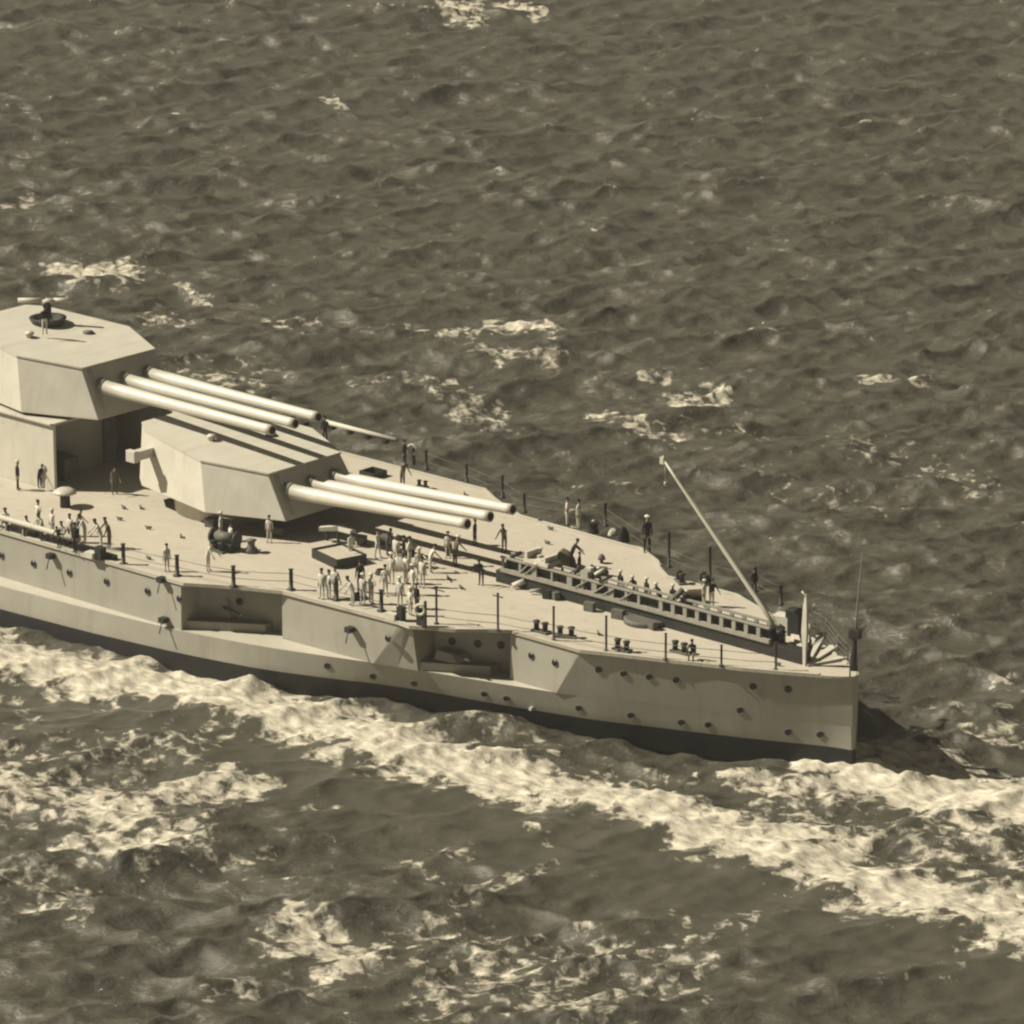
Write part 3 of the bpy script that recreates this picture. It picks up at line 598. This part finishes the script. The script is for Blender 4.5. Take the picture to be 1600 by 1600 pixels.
PEOPLE = [
 (28, 766, 'dark', 2.6, 'figure in dark clothes standing before the lit barbette wall at far left', True, 1.12),
 (62, 762, 'dark_lean', 1.5, 'stooping dark figure between the barbette wall and the white-capped ventilator', False, .95),
 (12, 826, 'sit', .3, 'seated sailor in white, leftmost at the canvas-covered rail', False, 1.1),
 (60, 828, 'hips', 2.9, 'tall white sailor behind the rail with hands on hips, left of the group', False, 1.1),
 (46, 836, 'sit', 0, 'sailor crouching just behind the dark post on the left rail', False, 1.0),
 (66, 842, 'lean', .1, 'white sailor leaning on the left rail, head down', False, 1.0),
 (82, 838, 'stand', 3.0, 'white sailor in the middle of the left rail group, back to camera', True, 1.0),
 (100, 846, 'sit', .2, 'white sailor sitting on the canvas rail near its right end', False, 1.05),
 (110, 848, 'stand', .1, 'white sailor at the right end of the canvas rail', False, 1.05),
 (118, 864, 'dark', .2, 'dark-clad sailor at the deck edge where the canvas rail ends', False, 1.1),
 (122, 838, 'khaki', 2.8, 'sailor in drab clothes behind the end of the canvas rail', False, 1.0),
 (133, 848, 'lean', -.4, 'white sailor bending just right of the dark sailor at the rail end', False, 1.1),
 (158, 858, 'lean', -.6, 'bending white sailor beside the man in drab clothes, right of the rail', False, 1.15),
 (171, 856, 'khaki', -.3, 'man in drab clothes, rightmost of the left deck group', False, 1.15),
 (261, 893, 'stand', 1.2, 'lone sailor in white between two short posts at the near edge', False, 1.0),
 (325, 893, 'lean', 1.8, 'sailor in white stooping before the dark winch', False, 1.15),
 (345, 845, 'point', 2.2, 'white sailor working over the dark winch', True, 1.05),
 (361, 858, 'stand', 2.9, 'white sailor standing right of the winch drum', False, .95),
 (421, 848, 'stand', .5, 'slim white sailor against the dark base of the lower turret', False, 1.0),
 (503, 936, 'stand', .2, 'leftmost of the three white sailors left of the dark-coated man', False, 1.08),
 (514, 937, 'hips', 3.0, 'middle of the three white sailors left of the dark-coated man', False, 1.05),
 (524, 934, 'stride', .3, 'rightmost of the three white sailors left of the dark-coated man', False, 1.12),
 (563, 926, 'dark', .7, 'man in a dark coat in front of the open skylight', False, 1.15),
 (551, 946, 'lean', -.3, 'white sailor bending at the deck edge below the man in the dark coat', False, 1.1),
 (567, 944, 'stand', .2, 'white sailor upright at the deck edge below the dark-coated man', True, 1.08),
 (580, 944, 'hips', 3.1, 'white sailor with hands on hips left of the tall middle post', True, 1.08),
 (602, 930, 'stride', .6, 'white sailor walking just behind the right-hand short post', False, 1.08),
 (612, 912, 'stand', .3, 'white sailor behind the crowd, nearest the rope coil', True, 1.1),
 (619, 884, 'stand', .1, 'white sailor farthest back left in the middle crowd', True, 1.12),
 (640, 887, 'hips', 2.0, 'white sailor farthest back in the middle crowd beside a dark figure', False, 1.12),
 (631, 880, 'dark', 2.4, 'dark-clad man between the two rearmost white sailors', False, 1.0),
 (645, 930, 'stride', -.4, 'white sailor walking forward in the middle crowd near the awning post', True, 1.1),
 (655, 905, 'point', .9, 'white sailor with an arm raised right of the middle crowd', True, 1.12),
 (660, 918, 'stand', .1, 'white sailor at the right edge of the middle crowd', False, 1.1),
 (625, 950, 'stand', .3, 'white sailor at the deck step left of the framed life buoy', True, 1.1),
 (641, 962, 'stand', 3.0, 'white sailor right beside the framed life buoy', True, 1.0),
 (651, 952, 'dark', 0, 'dark-clad man behind the framed life buoy', False, .9),
 (711, 885, 'khaki', 3.0, 'man in drab clothes standing in the striped gun shadows', True, 1.1),
 (788, 862, 'khaki', .3, 'man in drab clothes just right of the lower gun muzzles', False, 1.05),
 (752, 914, 'dark_lean', .3, 'stooping dark man between the gun shadows and the tall awning posts', False, 1.0),
 (886, 822, 'hips', 2.2, 'left one of two white sailors standing at the far deck edge', False, 1.05),
 (904, 827, 'stand', 1.8, 'right one of two white sailors standing at the far deck edge', False, 1.1),
 (632, 728, 'dark', 2.0, 'dark figure by the ring life buoy at the far edge', False, 1.0),
 (629, 762, 'khaki', 1.4, 'man in drab clothes on the deck beyond the lower guns', False, 1.1),
 (458, 672, 'dark', 1.5, 'dark figure beside the upper gun muzzles, leftmost of three', False, .9),
 (478, 690, 'dark_lean', 1.0, 'dark figure beside the upper gun muzzles, middle of three', False, 1.0),
 (508, 694, 'dark', .5, 'dark figure beside the upper gun muzzles, rightmost of three', False, 1.1),
 (1011, 864, 'dark', 1.0, 'tall dark figure with a white hat at the far edge left of the boom', True, 1.35),
 (1112, 948, 'mixed', 1.2, 'sailor in dark jumper and white trousers next to the small open hatch aft', False, 1.0),
 (1100, 948, 'stand', 1.8, 'white sailor next to the small open hatch aft', True, .95),
 (1083, 1030, 'sit_dark', .4, 'dark-clad man crouching at the near edge between thin posts', False, 1.0),
 (905, 902, 'dark', 2.0, 'dark figure right of the brown covered gear', False, .9),
 (893, 888, 'dark_lean', 2.4, 'stooping dark figure pressed against the brown covered gear', False, 1.1),
 (548, 872, 'lean', 1.0, 'white sailor bending over the pale skylight cover from behind', False, 1.0),
 (590, 872, 'stride', 1.8, 'white sailor walking between the skylight and the rear of the middle crowd', False, 1.05),
 (605, 868, 'khaki', 2.2, 'man in drab clothes behind the middle crowd, under the near gun muzzle', False, 1.0),
 (700, 872, 'stand', .6, 'white sailor in the striped gun shadows beside the man in drab clothes', True, .95),
 (672, 895, 'lean', 2.6, 'white sailor bending right of the sailor with a raised arm', False, 1.05),
 (634, 912, 'stand', 2.9, 'white sailor in the heart of the middle crowd, back turned', False, 1.1),
 (742, 852, 'dark', 2.0, 'dark figure standing just below the middle lower gun muzzle', False, .95),
 (820, 905, 'dark_lean', 2.6, 'dark figure bending at the left end of the catapult', False, 1.0),
 (842, 900, 'mixed', 2.9, 'sailor in dark jumper and white trousers at the left end of the catapult', True, 1.0),
 (920, 925, 'khaki', 2.9, 'man in drab clothes right of the catapult launch carriage', False, .95),
 (1178, 928, 'dark', 1.0, 'dark figure at the far edge beneath the crane boom', False, .9),
 (93, 856, 'dark_lean', .3, 'dark figure bending on the deck below the canvas rail', False, .85),

 (179, 772, 'khaki', 1.0, 'man in drab clothes in the gap between the deckhouse and the lower turret', False, 1.1),
 (70, 522, 'mixed', 1.0, 'crewman in the dark tub on top of the upper turret', False, 1.1),
]
for i, (x, y, key, face, lab, hat, s_) in enumerate(PEOPLE):
    person(x, y, key, face, lab, hat, s_*1.17, 18.1 if y == 522 else DECK, None if y == 522 else 'sailors on the quarterdeck')
# a row of dark-clad men with white hats behind the catapult truss
ordn = ['first', 'second', 'third', 'fourth', 'fifth', 'sixth', 'seventh']
for i, X_ in enumerate([-24.9, -23.0, -21.7, -20.4, -19.2, -17.9, -16.5]):
    o = person(0, 0, 'dark' if i % 2 else 'dark_lean', random.uniform(-.4, .4), ordn[i]+' from the left of the white-hatted men in dark behind the catapult', True, 1.12, DECK, 'white-hatted men lined up behind the catapult')
    o.location = (X_, 1.15+random.uniform(-.15, .1), DECK+.6)

# ------------------------------------------------------------------ sea
OU = Vector((math.cos(AZ), math.sin(AZ))); OV = Vector((-math.sin(AZ), math.cos(AZ)))
def axis(lo, hi, step_fn, far):
    a = [lo]
    while a[-1] < hi: a.append(a[-1]+step_fn(a[-1]))
    s = step_fn(hi)
    right = []; x = a[-1]; g = s
    while x < far: g *= 1.22; x += g; right.append(x)
    left = []; x = lo; g = step_fn(lo)
    while x > -far: g *= 1.22; x -= g; left.append(x)
    return np.array(left[::-1]+a+right, dtype=np.float64)
ua = axis(-125, 75, lambda t: .27, 30000); va = axis(-80, 330, lambda t: .23 if t < 60 else .23+(t-60)*.0011, 30000)
U, V = np.meshgrid(ua, va); nu, nv = len(ua), len(va)
U = U.astype(np.float32); V = V.astype(np.float32)
du = np.gradient(ua).astype(np.float32); dv = np.gradient(va).astype(np.float32)
GS = np.maximum(du[None, :], dv[:, None])
H = np.zeros_like(U); DX = np.zeros_like(U); DY = np.zeros_like(U); FINE = np.zeros_like(U)
NW = 150
for i in range(NW):
    lam = .9*(26/.9)**((i+rng.rand())/NW); kk = 2*math.pi/lam
    th = rng.normal(0, .55)+math.pi/2+.1                               # mostly running away from the camera
    slope = (.058 if lam < 2.2 else .068 if lam < 8 else .042*(8/lam)**.5)
    amp = slope/kk
    ph = (U*math.cos(th)+V*math.sin(th))*kk + rng.rand()*6.283
    w = np.clip(lam/(GS*2.2)-1, 0, 1)
    s, c = np.sin(ph), np.cos(ph)
    H += (amp*w)*s
    ch = amp*w*.6
    DX += ch*math.cos(th)*c; DY += ch*math.sin(th)*c
    if lam < 3: FINE += (s*w)*(1.0/14)
# foam patches: capsules in sea-plane metres (u across the view, v away from it); w = half width, d = density, h = swell height
def cap(pxs, wpx, d, h=0.0, asp=1.0): 
    out = []
    for (x, y) in pxs:
        p = at(x, y, 0); out.append((p.x*OU.x+p.y*OU.y, p.x*OV.x+p.y*OV.y))
    return (out, wpx, d, h)
PXM = 1/22.0
FO = [  # ( sight points , half width m , density, height )
 cap([(-120, 990), (0, 1032), (80, 1050), (170, 1062), (270, 1072), (340, 1085)], 1.7, 1.15, .55),
 cap([(340, 1085), (420, 1112), (500, 1140), (580, 1160)], 2.0, 1.12, .6),
 cap([(580, 1160), (660, 1185), (740, 1205), (820, 1222)], 1.75, 1.08, .5),
 cap([(820, 1222), (920, 1240), (1000, 1262), (1080, 1290)], 1.75, 1.02, .45),
 cap([(1080, 1290), (1180, 1320), (1280, 1350), (1380, 1385)], 2.1, .98, .45),
 cap([(1380, 1385), (1480, 1410), (1600, 1440), (1760, 1480)], 2.3, 1.0, .4),
 cap([(290, 1050), (350, 1062), (400, 1085)], .9, 1.2, .75),
 cap([(480, 1105), (560, 1118), (620, 1140)], .9, .95, .2),
 cap([(1262, 1200), (1290, 1190), (1330, 1205), (1390, 1200)], .9, 1.25, .5),
 cap([(1350, 1205), (1420, 1215), (1500, 1240), (1600, 1268), (1760, 1306)], 2.7, 1.35, .3),
 cap([(1370, 1190), (1480, 1205), (1600, 1220)], .7, 1.0, .2),
 cap([(1130, 1215), (1220, 1228), (1330, 1240)], 1.0, .88, .2),
 cap([(1180, 1255), (1290, 1285), (1400, 1320), (1500, 1335)], 1.6, .68, .1),
 cap([(1420, 1285), (1520, 1320), (1620, 1350)], 1.1, .8, .1),
 cap([(900, 1205), (980, 1210), (1080, 1215)], .8, .62, .1), cap([(700, 1135), (800, 1160), (870, 1180)], .8, .62, .05),
 cap([(1395, 1165), (1460, 1150), (1540, 1148), (1600, 1150)], .7, .78, .1), cap([(1450, 1110), (1520, 1118), (1600, 1135)], 1.0, .55), 
 cap([(1440, 990), (1500, 975)], .5, .6), cap([(1150, 1000), (1500, 1060)], 1.0, .1),
 cap([(-60, 1235), (30, 1240), (120, 1255), (200, 1262)], 2.4, .95, .25), cap([(110, 1320), (170, 1325), (240, 1335)], 1.5, 1.0, .2),
 cap([(150, 1320), (250, 1310), (320, 1320)], 1.3, .82, .15), cap([(260, 1238), (340, 1225), (410, 1232)], 1.1, 1.0, .3),
 cap([(-40, 1180), (60, 1185), (180, 1175), (320, 1165)], 2.0, .66, .1), cap([(30, 1130), (60, 1110), (0, 1080)], 1.3, .5),
 cap([(-40, 1360), (60, 1375), (120, 1420)], 1.6, .72, .1), cap([(-30, 1410), (60, 1420), (140, 1420)], 1.0, .7), cap([(260, 1280), (330, 1290)], 1.2, .7),
 cap([(300, 1340), (400, 1350), (460, 1370)], .9, .58), cap([(480, 1262), (530, 1258)], .8, .8), cap([(380, 1345), (430, 1332)], .4, .7),
 cap([(470, 1465), (520, 1475), (560, 1490)], 1.9, .92, .15), cap([(500, 1520), (540, 1510)], 1.0, .88), cap([(400, 1475), (420, 1495)], .6, .66),
 cap([(330, 1540), (440, 1545), (470, 1560)], 1.1, .66), cap([(300, 1580), (330, 1583)], .5, .8),
 cap([(620, 1345), (700, 1375), (790, 1385)], .7, .66), cap([(680, 1330), (730, 1340)], .6, .68), cap([(790, 1380), (870, 1352)], .6, .74), cap([(820, 1300), (860, 1320)], .6, .62),
 cap([(665, 1455), (720, 1430), (745, 1405)], .8, .70), cap([(700, 1470), (850, 1480), (940, 1480)], 1.9, .60), cap([(760, 1520), (850, 1525), (950, 1500)], 2.2, .72, .1),
 cap([(680, 1560), (820, 1570), (960, 1580)], 2.4, .70, .1), cap([(1030, 1500), (1080, 1480), (1100, 1510)], 1.6, .70), cap([(1000, 1560), (1100, 1540)], 2.0, .55), cap([(1060, 1450), (1190, 1430)], 1.4, .5),
 cap([(640, 1490), (660, 1520)], 1.0, .6), cap([(560, 1470), (640, 1450)], .9, .45), cap([(1150, 1440), (1165, 1460)], .4, .6), cap([(1380, 1530), (1500, 1520)], .9, .5),
 # whitecaps beyond the ship
 cap([(95, 425), (180, 428)], 2.4, .95, .2), cap([(275, 450), (320, 472)], 1.1, .85, .1), cap([(615, 515), (650, 517)], 1.6, .85, .1), cap([(690, 520), (735, 518)], 1.3, .78), cap([(770, 508), (860, 520)], 1.5, .95, .1),
 cap([(750, 550), (860, 562)], 2.2, .85, .1), cap([(730, 632), (775, 640)], 2.2, .8), cap([(1055, 628), (1125, 618)], 1.8, .88), cap([(930, 650), (1050, 680)], 2.0, .72), cap([(1345, 597), (1450, 600)], 1.2, .92),
 cap([(1000, 598), (1040, 600)], 1.0, .7), cap([(700, 18), (735, 20)], 3.2, .92), cap([(765, 5), (840, 22)], 2.4, .9), cap([(505, 158), (535, 165)], 1.2, .9), cap([(10, 318), (40, 310)], 1.6, .85), cap([(220, 495), (290, 500)], 1.4, .68),
 cap([(300, 570), (400, 600)], 3.0, .62), cap([(420, 500), (500, 510)], 1.4, .6), cap([(1080, 660), (1200, 680)], 2.2, .45), cap([(1300, 700), (1460, 720)], 2.5, .45), cap([(1440, 745), (1560, 760)], 2.0, .5), cap([(560, 600), (720, 610)], 2.0, .5),
 cap([(750, 670), (800, 690)], 2.0, .55), cap([(880, 740), (980, 760)], 2.0, .45), cap([(1180, 740), (1380, 790)], 2.2, .42), cap([(380, 560), (440, 580)], 1.5, .5),
 cap([(1560, 1060), (1600, 1070)], 1.0, .5), cap([(700, 630), (640, 590)], 1.6, .55), cap([(1180, 180), (1181, 185)], .5, 1.0), cap([(272, 182), (275, 182)], .6, 1.0), cap([(758, 58), (760, 58)], .8, 1.0),
]
def low(u, v, n, lmin, lmax, seed):
    r_ = np.random.RandomState(seed); o = np.zeros_like(u)
    for i in range(n):
        lam = lmin*(lmax/lmin)**r_.rand(); t = r_.rand()*6.283; o += np.sin((u*math.cos(t)+v*math.sin(t))*6.283/lam+r_.rand()*6.283)
    return o/math.sqrt(n)
D = np.full_like(U, 0.0)
iu = (ua > -135) & (ua < 80); iv = (va > -85) & (va < 340)
sub = np.ix_(iv, iu); u_, v_ = U[sub], V[sub]
wob = low(u_, v_, 10, 3, 14, 5).astype(np.float32)*.35+low(u_, v_, 10, 1.2, 3.5, 6).astype(np.float32)*.22
d_ = np.zeros_like(u_); h_ = np.zeros_like(u_)
for pts, w, dens, hh in FO:
    vs_ = [p[1] for p in pts]; us_ = [p[0] for p in pts]; m_ = w*9+4
    a0, a1 = np.searchsorted(u_[0], [min(us_)-m_, max(us_)+m_]); b0, b1 = np.searchsorted(v_[:, 0], [min(vs_)-m_*1.5, max(vs_)+m_*1.5])
    if a1 <= a0 or b1 <= b0: continue
    uu = u_[b0:b1, a0:a1]; vv = v_[b0:b1, a0:a1]; best = np.full_like(uu, 1e9)
    for (x0, y0), (x1, y1) in zip(pts[:-1], pts[1:]):
        K = .42                                                        # patches stretch along the view by wind and wake
        ax_, ay_ = x1-x0, (y1-y0)*K; L2 = ax_*ax_+ay_*ay_+1e-6
        t = np.clip(((uu-x0)*ax_+(vv-y0)*K*ay_)/L2, 0, 1)
        best = np.minimum(best, np.hypot(uu-(x0+ax_*t), (vv-y0)*K-ay_*t))
    if hh < .12: w = w*(.66 if pts[0][1] > 40 else .85); dens = dens*.95
    if hh >= .4: dens = dens+.26
    q = best/w+wob[b0:b1, a0:a1]*.7
    f = 1/(1+np.exp((q-1.0)*4.2))
    if dens < .85 and pts[0][1] < 5: dens -= .05
    d_[b0:b1, a0:a1] = np.maximum(d_[b0:b1, a0:a1], dens*f); h_[b0:b1, a0:a1] = np.maximum(h_[b0:b1, a0:a1], hh/(1+np.exp((best/w-.9)*3)))
D[sub] = d_
sg = H[sub].std(); fo_ = low(u_, v_, 12, 8, 40, 21).astype(np.float32)
D[sub] = np.maximum(D[sub], np.clip((H[sub]/sg-1.25)*.42, 0, .55)*np.clip(.55+.45*fo_, 0, 1))
# water churned smooth by the hull on the near side of the bow wave
wk = []
for pts, w, dens, hh in FO[:6]: wk += pts
wk = sorted(wk); SL = np.zeros_like(U)
vb = np.interp(U, [p[0] for p in wk], [p[1] for p in wk])
SL = 1/(1+np.exp(-(vb-V-2)/2.0)); SL = SL*(1/(1+np.exp((vb-V-17)/3.0)))*(1/(1+np.exp((np.abs(U+20)-75)/8.0)))
SL = SL.astype(np.float32)
lump = low(u_, v_, 26, .9, 3.2, 9).astype(np.float32)
Hs = H[sub]; calm = (1-.35*np.clip(h_*2, 0, 1))*(1-.45*SL[sub]); DX *= 1-.3*SL; DY *= 1-.3*SL
# the sheltered water just outboard of the wake lies smoother
H[sub] = Hs*calm + h_*1.25 + np.clip(d_-.45, 0, 1)*lump*.12
X3 = (U+DX)*OU.x + (V+DY)*OV.x; Y3 = (U+DX)*OU.y + (V+DY)*OV.y
co = np.stack([X3, Y3, H], -1).reshape(-1, 3).astype(np.float32)
idx = np.arange(nu*nv, dtype=np.int32).reshape(nv, nu)
quads = np.stack([idx[:-1, :-1], idx[:-1, 1:], idx[1:, 1:], idx[1:, :-1]], -1).reshape(-1, 4)
me = bpy.data.meshes.new('sea'); me.vertices.add(len(co)); me.vertices.foreach_set('co', co.ravel())
me.loops.add(quads.size); me.loops.foreach_set('vertex_index', quads.ravel())
me.polygons.add(len(quads)); me.polygons.foreach_set('loop_start', np.arange(0, quads.size, 4, dtype=np.int32)); me.polygons.foreach_set('loop_total', np.full(len(quads), 4, dtype=np.int32))
me.polygons.foreach_set('use_smooth', np.ones(len(quads), dtype=bool)); me.update()
at_ = me.attributes.new('foam', 'FLOAT', 'POINT'); at_.data.foreach_set('value', D.ravel().astype(np.float32))
a2 = me.attributes.new('slick', 'FLOAT', 'POINT'); a2.data.foreach_set('value', SL.ravel())
sea = bpy.data.objects.new('sea', me); COL.objects.link(sea); tag(sea, kind='structure')
m = bpy.data.materials.new('sea_water'); m.use_nodes = True; n, l = m.node_tree.nodes, m.node_tree.links
wb = n['Principled BSDF']; wb.inputs['Base Color'].default_value = (.070, .065, .050, 1); wb.inputs['Roughness'].default_value = .12; wb.inputs['IOR'].default_value = 1.45
tc = n.new('ShaderNodeTexCoord')
mp = n.new('ShaderNodeMapping'); mp0 = n.new('ShaderNodeMapping'); mp0.inputs['Rotation'].default_value = (0, 0, -AZ); l.new(tc.outputs['Object'], mp0.inputs[0]); mp.inputs['Scale'].default_value = (.55, 1.0, 1); l.new(mp0.outputs[0], mp.inputs[0])
b1 = n.new('ShaderNodeTexNoise'); b1.inputs['Scale'].default_value = 1.5; b1.inputs['Detail'].default_value = 8; b1.inputs['Roughness'].default_value = .62; b1.inputs['Distortion'].default_value = .1
l.new(mp.outputs[0], b1.inputs['Vector'])
bp = n.new('ShaderNodeBump'); bp.inputs['Strength'].default_value = 1.0; bp.inputs['Distance'].default_value = .32
sa = n.new('ShaderNodeAttribute'); sa.attribute_name = 'slick'; sr = n.new('ShaderNodeMapRange'); sr.inputs[3].default_value = 1.0; sr.inputs[4].default_value = .38; l.new(sa.outputs['Fac'], sr.inputs[0]); l.new(sr.outputs[0], bp.inputs['Strength'])
l.new(b1.outputs['Fac'], bp.inputs['Height']); l.new(bp.outputs[0], wb.inputs['Normal'])
fa = n.new('ShaderNodeAttribute'); fa.attribute_name = 'foam'
f1 = n.new('ShaderNodeTexNoise'); f1.inputs['Scale'].default_value = .95; f1.inputs['Detail'].default_value = 9; f1.inputs['Roughness'].default_value = .62; f1.inputs['Distortion'].default_value = .35
l.new(tc.outputs['Object'], f1.inputs['Vector'])
ma = n.new('ShaderNodeMath'); ma.operation = 'MULTIPLY_ADD'; ma.inputs[1].default_value = 6.0; l.new(f1.outputs['Fac'], ma.inputs[0])
mb2 = n.new('ShaderNodeMath'); mb2.operation = 'MULTIPLY_ADD'; mb2.inputs[1].default_value = 2.0; mb2.inputs[2].default_value = -4.22
l.new(fa.outputs['Fac'], mb2.inputs[0]); l.new(mb2.outputs[0], ma.inputs[2])
fm = n.new('ShaderNodeMapRange'); fm.inputs[1].default_value = -.10; fm.inputs[2].default_value = .75; l.new(ma.outputs[0], fm.inputs[0])
f2 = n.new('ShaderNodeTexNoise'); f2.inputs['Scale'].default_value = 1.4; f2.inputs['Detail'].default_value = 8; f2.inputs['Roughness'].default_value = .7; mp3 = n.new('ShaderNodeMapping'); mp3.inputs['Scale'].default_value = (.45, 1.1, 1); l.new(tc.outputs['Object'], mp3.inputs[0]); l.new(mp3.outputs[0], f2.inputs['Vector'])
fr = n.new('ShaderNodeValToRGB'); fr.color_ramp.elements[0].position = .33; fr.color_ramp.elements[1].position = .62
fr.color_ramp.elements[0].color = (.24, .22, .175, 1); fr.color_ramp.elements[1].color = (.62, .57, .465, 1); l.new(f2.outputs['Fac'], fr.inputs[0])
fb = n.new('ShaderNodeBsdfPrincipled'); fb.inputs['Roughness'].default_value = .9; fb.inputs['Specular IOR Level'].default_value = .1; l.new(fr.outputs[0], fb.inputs['Base Color'])
bp2 = n.new('ShaderNodeBump'); bp2.inputs['Strength'].default_value = .5; bp2.inputs['Distance'].default_value = .3; l.new(f2.outputs['Fac'], bp2.inputs['Height']); l.new(bp2.outputs[0], fb.inputs['Normal'])
mx = n.new('ShaderNodeMixShader'); l.new(fm.outputs[0], mx.inputs[0]); l.new(wb.outputs[0], mx.inputs[1]); l.new(fb.outputs[0], mx.inputs[2]); l.new(mx.outputs[0], n['Material Output'].inputs[0])
me.materials.append(m)

# ------------------------------------------------------------------ thin haze between aircraft and water, added to lift the blacks
hz = MB(); c_ = Vector((20, 60, 0)); x0, x1, y0, y1, z0, z1 = -1500, 1500, -1200, 2400, -4, CAM.z+8
hz.add([(x, y, z) for x in (x0, x1) for y in (y0, y1) for z in (z0, z1)], [(0,1,3,2), (4,6,7,5), (0,4,5,1), (2,3,7,6), (0,2,6,4), (1,5,7,3)])
hm_ = bpy.data.materials.new('black_lift_haze'); hm_.use_nodes = True; hn = hm_.node_tree; hn.nodes.clear()
pv = hn.nodes.new('ShaderNodeVolumePrincipled'); pv.inputs['Density'].default_value = .00011; pv.inputs['Color'].default_value = (.98, .97, .92, 1); pv.inputs['Anisotropy'].default_value = .2
ho = hn.nodes.new('ShaderNodeOutputMaterial'); hn.links.new(pv.outputs[0], ho.inputs['Volume'])
hz = hz.build('haze', hm_); tag(hz, kind='stuff')
